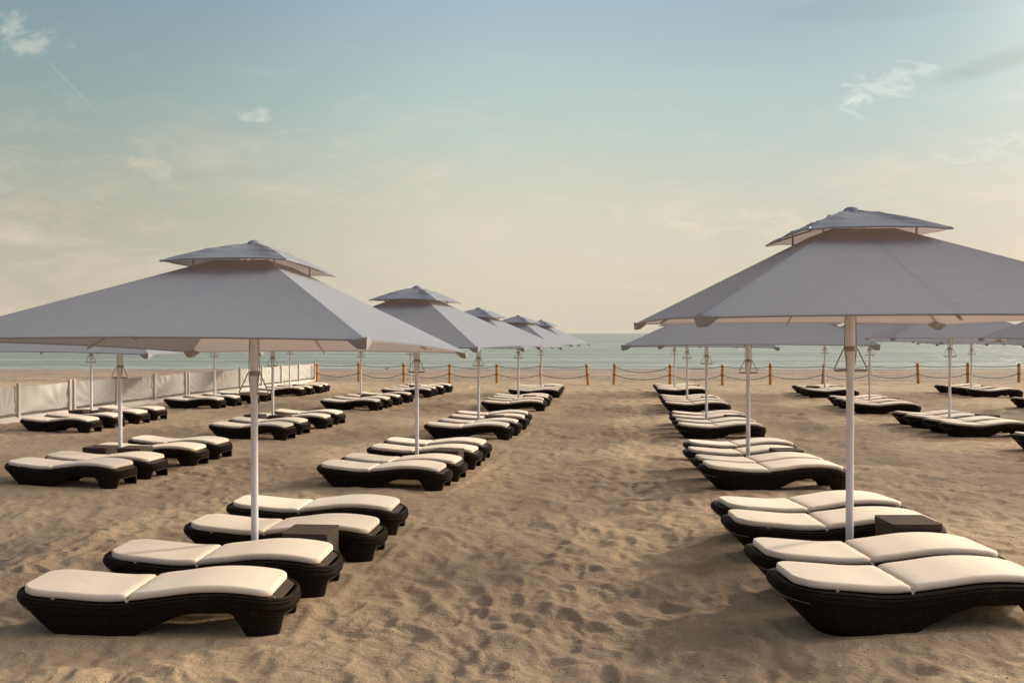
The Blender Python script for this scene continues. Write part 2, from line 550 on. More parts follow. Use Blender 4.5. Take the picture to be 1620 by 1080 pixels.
LOUNGERS = {
 'L1':[(-2.59, 5.96, 0.004), (-2.45, 6.86, -0.064), (-2.22, 7.93, -0.110), (-2.15, 8.94, -0.079)],
 'L2':[(-1.84, 11.68, -0.196), (-1.66, 12.43, -0.206), (-1.47, 13.67, -0.198), (-1.34, 14.65, -0.186)],
 'L3':[(-0.93, 17.82, -0.136), (-0.73, 18.76, -0.134), (-0.55, 19.89, -0.076), (-0.45, 20.85, -0.056)],
 'L4':[(0.09, 24.66, -0.034), (0.15, 25.72, -0.035), (0.34, 26.7, -0.04), (0.42, 27.63, -0.029)],
 'L5':[(0.91, 30.68, -0.036), (1.02, 31.65, -0.054), (1.13, 32.62, -0.033), (1.24, 33.58, -0.03)],
 'B2':[(-6.56, 11.88, -0.191), (-6.43, 12.66, -0.194), (-6.27, 13.87, -0.094), (-6.18, 14.88, -0.22)],
 'B3':[(-5.79, 17.84, -0.221), (-5.72, 18.85, -0.238), (-5.46, 20.0, -0.161), (-5.37, 21.15, -0.24)],
 'B4':[(-5.04, 25.19, -0.182), (-4.89, 26.17, -0.162), (-4.7, 27.23, -0.148), (-4.46, 28.29, -0.147)],
 'B5':[(-4.03, 30.91, -0.07), (-3.93, 31.83, -0.09), (-3.71, 32.81, -0.066), (-3.48, 33.83, -0.071)],
 'C3':[(-10.86, 19.22, -0.19), (-10.81, 20.19, -0.104), (-10.61, 21.25, -0.228), (-10.56, 22.2, -0.228)],
 'C4':[(-10.26, 25.84, -0.125), (-10.08, 26.86, -0.158), (-9.81, 27.87, -0.097), (-9.68, 28.89, -0.081)],
 'C5':[(-9.15, 31.53, -0.03), (-9.04, 32.45, -0.04), (-8.85, 33.38, -0.02), (-8.82, 34.27, 0.01)],
 'D1':[(2.88, 5.66, 0.046), (2.93, 6.37, 0.028), (3.04, 7.47, -0.014), (3.13, 8.29, 0.091)],
 'D2':[(3.62, 10.93, 0.016), (3.72, 11.85, 0.068), (3.89, 13.16, 0.013), (4.16, 14.42, 0.021)],
 'D3':[(4.73, 17.96, 0.007), (4.84, 18.83, 0.053), (4.98, 19.87, 0.062), (5.16, 20.81, 0.022)],
 'D4':[(5.65, 24.18, -0.039), (5.78, 25.15, -0.02), (5.92, 26.12, -0.009), (6.05, 27.09, -0.012)],
 'D5':[(6.68, 31.12, -0.012), (6.8, 32.04, -0.003), (6.93, 32.95, 0.02), (7.05, 33.87, 0.003)],
 'E2':[(10.46, 12.75, -0.03), (10.62, 13.70, -0.05), (10.83, 14.76, -0.04), (11.0, 15.74, 0.0)],
 'E3':[(10.92, 18.28, -0.036), (10.94, 19.09, -0.0), (10.9, 19.94, 0.008), (11.01, 20.78, 0.028)],
 'E4':[(11.2, 23.86, -0.127), (11.33, 24.78, -0.06), (11.46, 25.7, -0.021), (11.63, 26.61, -0.002)],
 'E5':[(12.22, 30.38, -0.038), (12.39, 31.32, -0.013), (12.57, 32.27, -0.006), (12.75, 33.21, -0.007)],
 'F4':[(16.93, 23.28, 0.0), (17.1, 24.21, 0.02), (17.27, 25.14, 0.0), (17.44, 26.07, 0.01)],
 'F5':[(18.66, 30.73, -0.061), (18.71, 31.71, -0.039), (18.81, 32.64, -0.013), (18.91, 33.57, -0.004)],
}
POLES = {'L1': (-2.38, 7.35), 'L2': (-1.56, 13.05), 'L3': (-0.81, 19.32), 'L4': (0.21, 26.21), 'L5': (1.17, 32.13),
         'B2': (-6.53, 13.26), 'B3': (-5.84, 19.43), 'B4': (-5.07, 26.7), 'B5': (-4.12, 32.32),
         'C3': (-10.95, 20.72), 'C4': (-10.23, 27.37), 'C5': (-9.19, 32.91),
         'D1': (2.94, 6.92), 'D2': (3.71, 12.5), 'D3': (4.73, 19.35), 'D4': (5.64, 25.64), 'D5': (6.63, 32.5),
         'E2': (10.72, 14.23), 'E3': (10.73, 19.51), 'E4': (11.34, 25.24), 'E5': (12.49, 31.8),
         'F4': (17.09, 24.68), 'F5': (18.56, 32.17)}
ROPE_A = [(-10.36, 42.33), (-8.14, 42.34), (-5.65, 41.62), (-3.23, 41.32), (-0.78, 41.03), (1.48, 40.45), (3.83, 39.86)]
ROPE_B = [(5.13, 40.15), (7.91, 39.86), (10.54, 39.86), (12.85, 39.57), (15.63, 40.09), (18.18, 40.45), (20.8, 40.74), (23.66, 41.32), (26.51, 41.62)]


def hash2(ix, iy, k):
    h = (ix.astype(np.int64) * 374761393 + iy.astype(np.int64) * 668265263 + k * 1274126177) & 0xffffffff
    h = ((h ^ (h >> 13)) * 1274126177) & 0xffffffff
    h = (h ^ (h >> 16)) & 0xffffffff
    return h / 4294967295.0


def vnoise(x, y, k):
    ix, iy = np.floor(x).astype(np.int64), np.floor(y).astype(np.int64)
    fx, fy = x - ix, y - iy
    fx, fy = fx * fx * fx * (fx * (fx * 6 - 15) + 10), fy * fy * fy * (fy * (fy * 6 - 15) + 10)
    a, b, c, d = hash2(ix, iy, k), hash2(ix + 1, iy, k), hash2(ix, iy + 1, k), hash2(ix + 1, iy + 1, k)
    return (a + (b - a) * fx) * (1 - fy) + (c + (d - c) * fx) * fy


def fbm(x, y, k, o=4):
    s, a, t = 0, .5, 0
    for i in range(o):
        s = s + a * vnoise(x * 2 ** i, y * 2 ** i, k + i)
        t += a
        a *= .5
    return s / t


def pits(x, y, k, dens):
    # footprints: scattered oval hollows with a pushed-up lip
    ix, iy = np.floor(x).astype(np.int64), np.floor(y).astype(np.int64)
    out = np.zeros_like(x)
    for di in (-1, 0, 1):
        for dj in (-1, 0, 1):
            cx, cy = ix + di, iy + dj
            px_ = cx + hash2(cx, cy, k)
            py_ = cy + hash2(cx, cy, k + 1)
            on = hash2(cx, cy, k + 2) < dens
            an = (hash2(cx, cy, k + 3) - .5) * 1.8 + .5
            dep = .45 + .9 * hash2(cx, cy, k + 4)
            sz = .38 + .22 * hash2(cx, cy, k + 5)
            ddx, ddy = x - px_, y - py_
            a = ddx * np.cos(an) + ddy * np.sin(an)
            b = -ddx * np.sin(an) + ddy * np.cos(an)
            r = np.sqrt((a / (sz * .55)) ** 2 + (b / sz) ** 2)
            hgt = -np.exp(-r ** 3.0 * .9) + .55 * np.exp(-((r - 1.45) / .42) ** 2) * (.5 + .7 * (a > 0))
            out += np.where(on, hgt * dep, 0)
    return out


def relief(x, y):
    wx = x + .22 * (fbm(x * 1.7, y * 1.7, 11, 2) - .5)
    wy = y + .22 * (fbm(x * 1.7 + 9, y * 1.7, 17, 2) - .5)
    trod = .35 + .75 * np.clip((fbm(x * .35 + 5, y * .35, 31, 2) - .32) * 3.2, 0, 1)
    aisle = np.exp(-((x - (.9 + .13 * y)) / 2.3) ** 2)
    trod = np.clip(trod + .5 * aisle, 0, 1.2)
    h = (fbm(x * .5, y * .5, 3, 3) - .5) * .09
    h = h + (fbm(wx * 2.4, wy * 2.4, 51, 3) - .5) * .10 * (.45 + trod * .6)
    h = h + pits(wx * 2.9, wy * 2.9, 70, .55) * .009 * trod
    h = h + pits(wx * 4.6 + 40, wy * 4.6, 90, .55) * .0085 * (.35 + trod)
    h = h + (fbm(x * 6.5, y * 6.5, 140, 2) - .5) * .028 * (.5 + .5 * trod)
    h = h + (fbm(x * 15, y * 15, 120, 2) - .5) * .009
    # flatter near the furniture and toward the waterline
    m = np.ones_like(x)
    near = y < 40
    for g, L in LOUNGERS.items():
        for (lx, ly, yaw) in L:
            c_, s_ = math.cos(yaw), math.sin(yaw)
            sel = np.abs(y - ly) < 1.2
            if not sel.any():
                continue
            a = (x - lx) * c_ + (y - ly) * s_
            b = -(x - lx) * s_ + (y - ly) * c_
            d = np.sqrt(np.maximum(np.abs(a) - .95, 0) ** 2 + np.maximum(np.abs(b) - .28, 0) ** 2)
            m = np.minimum(m, .22 + .78 * np.clip(d / .28, 0, 1))
    far = np.clip((y - 38) / 16, 0, 1)
    drift = np.where(m < 1, np.exp(-((m - .42) / .16) ** 2), 0) * (.012 + .03 * np.clip(fbm(x * 2.1, y * 2.1, 200, 2) - .35, 0, 1))
    ridge = (fbm(x * .07, y * .55, 300, 4) - .5) * .30 * np.clip((y - 40.5) / 4, 0, 1) * np.clip((61 - y) / 5, 0, 1)
    return h * m * (1 - .6 * far) + drift + ridge


# ground sheet: fan of rows, finest close to the viewer
ys_ = [-60, -40, -25, -15, -8, -4, -1.5, 0, 1.2, 2.2, 2.9]
y = 3.2
while y < 46:
    ys_.append(y)
    y += max(.016, .0041 * y)
while y < 80:
    ys_.append(y)
    y += .02 * y * .5
ys_ += [85, 100, 130, 200, 400, 1000, 3000, 12000]
ys_ = np.array(ys_)
tc_ = np.linspace(-.80, .80, 620)
side = np.array([.84, .9, 1.0, 1.15, 1.4, 1.8, 2.6, 4, 7, 14])
tt = np.concatenate([-side[::-1], tc_, side])
fan = np.maximum(ys_, 2.5) + .4
GX = tt[None, :] * fan[:, None]
GY = np.repeat(ys_[:, None], len(tt), 1)
base_z = np.interp(GY, KY, KZ)
smx = np.clip((GX - 1) / 2, 0, 1); smx = smx * smx * (3 - 2 * smx)
smy = np.clip((GY - 9) / 6, 0, 1); smy = smy * smy * (3 - 2 * smy)
GZ = base_z + .15 * smx * (1 - smy)
det = np.clip((62 - GY) / 4, 0, 1) * (GY > -30)
GZ = GZ + relief(GX, GY) * det
nr, nc = GX.shape
me = bpy.data.meshes.new('sand')
me.vertices.add(nr * nc)
me.vertices.foreach_set('co', np.stack([GX, GY, GZ], -1).astype(np.float32).ravel())
idx = np.arange(nr * nc).reshape(nr, nc)
q = np.stack([idx[:-1, :-1], idx[:-1, 1:], idx[1:, 1:], idx[1:, :-1]], -1).reshape(-1, 4)
me.loops.add(q.size)
me.loops.foreach_set('vertex_index', q.ravel().astype(np.int32))
me.polygons.add(len(q))
me.polygons.foreach_set('loop_start', (np.arange(len(q)) * 4).astype(np.int32))
me.polygons.foreach_set('loop_total', np.full(len(q), 4, dtype=np.int32))
me.polygons.foreach_set('use_smooth', np.ones(len(q), dtype=bool))
me.update(calc_edges=True)
me.materials.append(M_SAND)
gobj = bpy.data.objects.new('sand', me)
col.objects.link(gobj)
tag(gobj, kind='structure')

# sea
SEA = -0.6
m = MB()
yr = [54, 60, 64, 70, 80, 100, 150, 300, 800, 2500, 8000, 26000]
rows = [[(x * max(1, yy_ / 60), yy_, SEA) for x in np.linspace(-160, 160, 17)] for yy_ in yr]
m.grid(rows)
sea = m.build('sea', M_SEA)
tag(sea, kind='structure')
# low foam line where the sea meets the sand
m = MB()
P0, P1 = [], []
rnd = random.Random(5)
M_FOAM, t, out = material('foam')
fn = t.noise(obj_coord(t), 3.0, 4, 0.7)
principled(t, out, t.mix(fn, (0.30, 0.32, 0.28, 1), (0.72, 0.70, 0.64, 1)), 0.6)
for i in range(261):
    x = -65 + i * .5
    yc = 62.6 + .35 * math.sin(x * .21) + .2 * math.sin(x * .77 + 1)
    w = .10 + .14 * abs(math.sin(x * .9) * math.sin(x * .33 + 2))
    P0.append((x, yc - w, SEA + .012))
    P1.append((x, yc + w, SEA + .012))
m.grid([P0, [((a[0] + b[0]) / 2, (a[1] + b[1]) / 2, SEA + .035) for a, b in zip(P0, P1)], P1])
tag(m.build('foam', M_FOAM), kind='structure')

# ------------------------------------------------------------------ lounger
LL = 1.965
RXp = np.array([0, .35, .75, 1.05, 1.35, 1.6, 1.83, 1.965])
RZp = np.array([.300, .268, .243, .272, .308, .308, .280, .252])


def _tangents():
    d = np.gradient(RZp, RXp)
    return d


RT = _tangents()


def rim(x):
    x = min(max(x, 0), LL)
    i = min(int(np.searchsorted(RXp, x, 'right')) - 1, len(RXp) - 2)
    h = RXp[i + 1] - RXp[i]
    t = (x - RXp[i]) / h
    t2, t3 = t * t, t * t * t
    return (2 * t3 - 3 * t2 + 1) * RZp[i] + (t3 - 2 * t2 + t) * h * RT[i] + (-2 * t3 + 3 * t2) * RZp[i + 1] + (t3 - t2) * h * RT[i + 1]


HW = .29


def perimeter(n_side=44, n_corner=9, n_end=14):
    # points and outward normals, plan view, counter-clockwise from foot right side
    pts = []
    rf, rh = .20, .21
    bul = .035   # ends bow outward
    def endx(x0, s, y, r):
        return x0 + s * bul * (1 - (y / HW) ** 2) - s * bul * (1 - ((HW - r) / HW) ** 2) * 0
    # right/near side, head -> foot (y=-HW)
    for i in range(n_side):
        x = rh + (LL - rf - rh) * i / n_side
        pts.append((x, -HW))
    for i in range(n_corner):
        a = -math.pi / 2 + (math.pi / 2) * i / n_corner
        pts.append((LL - rf + rf * math.cos(a), -HW + rf + rf * math.sin(a)))
    for i in range(n_end):
        y = -(HW - rf) + 2 * (HW - rf) * i / n_end
        pts.append((LL, y))
    for i in range(n_corner):
        a = (math.pi / 2) * i / n_corner
        pts.append((LL - rf + rf * math.cos(a), HW - rf + rf * math.sin(a)))
    for i in range(n_side):
        x = LL - rf - (LL - rf - rh) * i / n_side
        pts.append((x, HW))
    for i in range(n_corner):
        a = math.pi / 2 + (math.pi / 2) * i / n_corner
        pts.append((rh + rh * math.cos(a), HW - rh + rh * math.sin(a)))
    for i in range(n_end):
        y = (HW - rh) - 2 * (HW - rh) * i / n_end
        pts.append((0, y))
    for i in range(n_corner):
        a = math.pi + (math.pi / 2) * i / n_corner
        pts.append((rh + rh * math.cos(a), -HW + rh + rh * math.sin(a)))
    # bow the ends and narrow the corners a touch
    P = []
    for (x, y) in pts:
        k = 1 - (y / HW) ** 2
        if x > LL / 2:
            x2 = x + .03 * k * sm(LL - .2, LL, x)
        else:
            x2 = x - .03 * k * sm(.25, 0, x)
        w = 1 + .03 * math.sin(math.pi * x / LL)
        P.append(Vector((x2, y * w)))
    N = []
    n = len(P)
    for i in range(n):
        d = (P[(i + 1) % n] - P[i - 1]).normalized()
        N.append(Vector((d.y, -d.x)))
    U = [0]
    for i in range(1, n):
        U.append(U[-1] + (P[i] - P[i - 1]).length)
    return P, N, U


def belly(x, y):
    # lower edge of the wicker skirt: buried, arched along the side, arched between the foot legs
    arch = 0
    if .76 < x < 1.74:
        arch = .172 * sm(.76, 1.34, x) ** 1.1 * (1 - sm(1.58, 1.73, x))
    end = 0
    if x > LL - .16 and abs(y) < .245:
        end = .145 * (1 - sm(.17, .24, abs(y)) ** 1.5)
    b = max(arch, end)
    return b - .06 * (1 - sm(0, .03, b))


def make_lounger():
    root = empty('sun_lounger')
    P, N, U = perimeter()
    n = len(P)
    cx = 1.02

    def pt(i, off, z, frac):
        p, nn = P[i], N[i]
        x = p.x + nn.x * off
        yv = p.y + nn.y * off
        # the head end rakes back under, the foot legs flare a little
        sweep = .27 * (1 - sm(0, .95, p.x)) * frac
        yk = 1 - .10 * frac * (1 - sm(0, 1.0, p.x))
        fl = .035 * frac * sm(LL - .3, LL, p.x)
        return (x + sweep + fl - cx, yv * yk, z)

    b = MB()
    prof = [(-.040, -.020), (-.036, -.006), (-.026, .002), (-.014, .002), (-.006, -.004), (-.003, -.012), (-.005, -.020),
            (.001, -.024), (.004, -.034), (.003, -.045), (-.001, -.051),
            (.003, -.056), (.006, -.067), (.004, -.078), (-.001, -.084), (-.004, -.098)]
    rows, uvs = [], []
    for (off, dz) in prof:
        r, uu = [], []
        for i in range(n):
            z0 = rim(P[i].x)
            fr = max(0, -dz - .05) / .3
            r.append(pt(i, off, z0 + dz, fr))
            uu.append((U[i], dz * 1.0 + off * .3))
        rows.append(r); uvs.append(uu)
    ns = 9
    for k in range(1, ns + 1):
        r, uu = [], []
        for i in range(n):
            z0 = rim(P[i].x) - .098
            bz = min(belly(P[i].x, P[i].y), z0 - .012)
            f = k / ns
            z = z0 + (bz - z0) * f
            fr = (rim(P[i].x) - .05 - z) / .3
            r.append(pt(i, -.004 - .020 * f + .006 * math.sin(math.pi * f), z, fr))
            uu.append((U[i], z - rim(P[i].x)))
        rows.append(r); uvs.append(uu)
    # rolled lower edge and inner face
    for (off, up) in ((-.034, -.002), (-.048, .006), (-.052, .03)):
        r, uu = [], []
        for i in range(n):
            z0 = rim(P[i].x) - .098
            bz = min(belly(P[i].x, P[i].y), z0 - .012)
            fr = (rim(P[i].x) - .05 - bz) / .3
            r.append(pt(i, off, bz + up, fr)); uu.append((U[i], bz - rim(P[i].x) + up - .02))
        rows.append(r); uvs.append(uu)
    r, uu = [], []
    for i in range(n):
        r.append(pt(i, -.050, rim(P[i].x) - .035, .1)); uu.append((U[i], -.3))
    rows.append(r); uvs.append(uu)
    # close the u seam with a repeated column so the UVs do not wrap
    for q_, r in enumerate(rows):
        r.append(r[0]); uvs[q_].append((U[-1] + .02, uvs[q_][0][1]))
    b.grid(rows, uvs=uvs)
    b.build('body', M_WICK, root)

    # woven deck the cushion lies on
    d = MB()
    xs = [0.02 + (LL - .05) * i / 60 for i in range(61)]
    rows, uvs = [], []
    for x in xs:
        e = min(x, LL - x)
        rr = .20
        w = HW - .035 - (rr - math.sqrt(max(0, rr * rr - (rr - min(e, rr)) ** 2)))
        w = max(w, .05)
        row, uu = [], []
        for j in range(11):
            yv = w * (-1 + 2 * j / 10)
            row.append((x - cx, yv, rim(x) - .008)); uu.append((x, yv))
        rows.append(row); uvs.append(uu)
    d.grid(rows, uvs=uvs)
    d.build('deck', M_WICK_T, root)

    # pale plastic edging round the arch between the foot legs and under the head
    tr = MB()
    path = []
    for s_ in range(-24, 25):
        yv = .205 * s_ / 24
        i = min(range(n), key=lambda k: abs(P[k].y - yv) + (0 if P[k].x > LL - .12 else 9))
        path.append(yv)
    foot = [i for i in range(n) if P[i].x > LL - .16 and abs(P[i].y) < .25]
    foot.sort(key=lambda i: P[i].y)
    pp = []
    for i in foot:
        z0 = rim(P[i].x) - .098
        bz = min(belly(P[i].x, P[i].y), z0 - .012)
        fr = (rim(P[i].x) - .05 - bz) / .3
        pp.append(pt(i, -.022, max(bz, -.02), fr))
    tr.tube(pp, .006, 6)
    tr.build('edge_trim', M_TRIM, root)
    tr = MB()
    head = [i for i in range(n) if P[i].x < .13]
    head.sort(key=lambda i: P[i].y)
    tr.tube([pt(i, .006, rim(P[i].x) - .096, .15) for i in head], .005, 6)
    tr.build('edge_trim', M_TRIM, root)

    # cushion
    c = MB()
    x0, x1, w0, rc, rch = .055, 1.885, .258, .09, .17
    A = [0, .003, .009, .017, .027, .04, .06, .085, .115, .15, .20]
    xs = [x0 + a for a in A]
    k = x0 + .25
    while k < x1 - .24:
        xs.append(k); k += .045
    xs += [x1 - a for a in reversed(A)]
    cr = .86
    xs += [cr - .022, cr - .012, cr - .005, cr, cr + .005, cr + .012, cr + .022]
    xs = sorted(set(round(x, 4) for x in xs))
    yv_ = [0, .012, .03, .06, .10, .16, .25, .40, .6, .8, 1.0]
    vs = [-1 + a for a in yv_[:-1]] + [0] + [1 - a for a in reversed(yv_[:-1])]
    th, re = .054, .020

    def half(x):
        e0, e1 = x - x0, x1 - x
        w = w0
        if e0 < rch: w -= rch - math.sqrt(max(0, rch * rch - (rch - e0) ** 2))
        if e1 < rc: w -= rc - math.sqrt(max(0, rc * rc - (rc - e1) ** 2))
        return w
    rr_ = random.Random(3)
    top, bot = [], []
    for x in xs:
        w = half(x)
        rt, rb = [], []
        for v_ in vs:
            yv = w * v_
            dd = min(w * (1 - abs(v_)), x - x0, x1 - x)
            f = math.sqrt(max(0, 1 - (1 - min(dd, re) / re) ** 2))
            puff = .004 * (1 - v_ ** 4) * sm(0, .2, x - x0) * sm(0, .2, x1 - x)
            cre = .030 * math.exp(-((x - cr) / .012) ** 2) + .010 * math.exp(-((x - cr) / .05) ** 2)
            puck = .003 * math.sin(v_ * 21 + 1.3) * math.exp(-((x - cr) / .06) ** 2)
            base = rim(x) + .004
            hf = th / 2
            rt.append((x - cx, yv, base + hf + hf * f + puff * f - cre + puck * f))
            rb.append((x - cx, yv, base + hf - hf * f * .96))
        top.append(rt); bot.append(rb)
    c.grid(top)
    c.grid([list(reversed(r)) for r in bot])
    cu = c.build('cushion', M_CUSH, root)
    # weld the two halves
    import bmesh
    bm = bmesh.new(); bm.from_mesh(cu.data)
    bmesh.ops.remove_doubles(bm, verts=bm.verts, dist=.0004)
    bmesh.ops.recalc_face_normals(bm, faces=bm.faces)
    bm.to_mesh(cu.data); bm.free()
    for p in cu.data.polygons: p.use_smooth = True
    sm_ = MB()
    w = half(cr) - .006
    sm_.tube([(cr - cx, w * v_, rim(cr) + .032 + .003) for v_ in np.linspace(-1, 1, 12)], .0045, 6)
    sm_.build('piping', M_PIPE, cu)
    # fabric tie at the head and cord ties at the foot
    tb = MB()
    tb.box((.33 - cx, -w0 - .004, rim(.33) - .004), (.022, .006, .034), .001)
    tb.build('strap', M_CORD, cu)
    tb = MB()
    z1 = rim(1.84)
    tb.tube([(1.84 - cx, -.20, rim(1.84) + .02), (1.895 - cx, -.20, rim(1.89) + .010), (1.935 - cx, -.185, rim(1.93) - .03), (1.955 - cx, -.17, rim(1.96) - .09), (1.945 - cx, -.165, rim(1.96) - .13)], .0028, 5)
    tb.build('strap', M_CORD, cu)
    return root


ORD = {'a': 'nearest', 'b': 'second nearest', 'c': 'second farthest', 'd': 'farthest'}
ROWN = {'L': 'row left of the aisle', 'B': 'second row left of the aisle', 'C': 'row beside the canvas fence',
        'D': 'row right of the aisle', 'E': 'second row right of the aisle', 'F': 'far right row'}
NTH = {'L1': 'front', 'L2': 'second', 'L3': 'third', 'L4': 'fourth', 'L5': 'last',
       'B2': 'front', 'B3': 'second', 'B4': 'third', 'B5': 'last',
       'C3': 'front', 'C4': 'second', 'C5': 'last',
       'D1': 'front', 'D2': 'second', 'D3': 'third', 'D4': 'fourth', 'D5': 'last',
       'E2': 'cut-off front', 'E3': 'second', 'E4': 'third', 'E5': 'last', 'F4': 'cut-off front', 'F5': 'last'}

rnd = random.Random(12)
proto = make_lounger()
first = True
for g, L in LOUNGERS.items():
    for i, (x, y, yaw) in enumerate(L):
        o = proto if first else copy_tree(proto)
        first = False
        k = 'abcd'[i]
        o.location = (x, y, ground(x, y) - .004 + rnd.uniform(-.006, .006))
        o.rotation_euler = (rnd.uniform(-.008, .008), rnd.uniform(-.006, .006), yaw)
        for ch in o.children:
            if ch.name.split('.')[0] == 'cushion':
                ch.location = (rnd.uniform(-.016, .012), rnd.uniform(-.012, .012), 0)
                ch.rotation_euler = (0, 0, rnd.uniform(-.014, .014))
        tag(o, '%s cream lounger under %s parasol of %s' % (ORD[k], NTH[g], ROWN[g[0]]), 'sun lounger', 'wicker sun loungers with cream cushions')

# ------------------------------------------------------------------ side tables
def make_table():
    root = empty('side_table')
    w, h_ = .43, .37

    def panel(mb, sx_, sy_, z0, z1, r=.02):
        sy_ = sy_ * .84
        n = 6
        pts = []
        for (qx, qy, a0) in ((1, -1, -90), (1, 1, 0), (-1, 1, 90), (-1, -1, 180)):
            for k in range(n + 1):
                a = R(a0 + 90 * k / n)
                pts.append((qx * (sx_ - r) + r * math.cos(a), qy * (sy_ - r) + r * math.sin(a)))
        U = [0]
        for k in range(1, len(pts)):
            U.append(U[-1] + math.dist(pts[k], pts[k - 1]))
        rows = [[(p[0], p[1], z) for p in pts] + [(pts[0][0], pts[0][1], z)] for z in np.linspace(z0, z1, 6)]
        uvs = [[(u_, z) for u_ in U] + [(U[-1] + .3, z)] for z in np.linspace(z0, z1, 6)]
        mb.grid(rows, uvs=uvs)
        o = len(mb.v)
        mb.add([(p[0], p[1], z1) for p in pts], [tuple(range(len(pts)))], [(p[0], p[1]) for p in pts])
        mb.add([(p[0], p[1], z0) for p in pts], [tuple(reversed(range(len(pts))))], [(p[0], p[1]) for p in pts])
    b = MB(); panel(b, w / 2 - .004, w / 2 - .004, -.06, h_ - .052)
    b.build('body', M_WICK_T, root)
    tp = MB(); panel(tp, w / 2, w / 2, h_ - .048, h_, .022)
    tp.build('tabletop', M_WICK_T, root)
    return root


TABLES = [  # group, pixel span of the front face resolved to ground metres: x, y, yaw, which
    ('L1', -1.86, 7.42, -.03, ''), ('L2', -1.03, 13.15, -.16, ''), ('L3', -.42, 19.40, -.10, ''), ('L4', .57, 26.2, -.04, ''), ('L5', 1.50, 32.15, -.04, ''),
    ('B2', -6.90, 13.10, -.15, 'left'), ('B2', -6.28, 13.22, -.15, 'right'),
    ('B3', -6.32, 19.35, -.2, 'left'), ('B3', -5.66, 19.42, -.2, 'right'),
    ('B4', -4.80, 26.6, -.15, ''), ('B5', -3.93, 32.4, -.06, ''),
    ('C3', -11.30, 20.65, -.18, 'left'), ('C3', -10.70, 20.78, -.18, 'right'),
    ('C4', -9.72, 27.4, -.12, ''), ('C5', -8.82, 33.0, -.02, ''),
    ('D1', 3.45, 7.05, .02, ''), ('D2', 4.32, 12.6, .03, ''), ('D3', 5.42, 19.3, .04, ''), ('D4', 6.33, 25.7, -.01, ''), ('D5', 7.42, 32.5, 0, ''),
    ('E2', 11.33, 14.3, 0, ''), ('E3', 11.66, 19.5, .02, ''), ('E4', 12.0, 25.25, -.03, ''), ('E5', 12.02, 31.85, 0, 'left'), ('E5', 12.96, 31.85, 0, 'right'),
    ('F5', 19.25, 32.2, 0, ''), ('F4', 17.7, 24.7, 0, ''),
]
tproto = make_table()
for i, (g, x, y, yaw, sd_) in enumerate(TABLES):
    o = tproto if i == 0 else copy_tree(tproto)
    b1, c1_ = LOUNGERS[g][1], LOUNGERS[g][2]
    y = ((b1[1] + (x - b1[0]) * math.tan(b1[2])) + (c1_[1] + (x - c1_[0]) * math.tan(c1_[2]))) / 2
    o.location = (x, y, ground(x, y) + (.045 if g == 'D1' else .01))
    o.rotation_euler = (0, 0, (b1[2] + c1_[2]) / 2)
    nm = ('%s dark wicker box table under %s parasol of %s' % (sd_, NTH[g], ROWN[g[0]])).strip()
    tag(o, nm, 'side table', 'wicker box tables by the parasol poles')

# ------------------------------------------------------------------ parasols
CX, CY = 1.66, 1.88          # half sizes of the canopy
ZR, ZV, SV = 2.06, 2.83, .15  # rim height, vent height, vent size fraction
KX, KY2, ZC, ZA = .565, .62, 2.785, 3.015


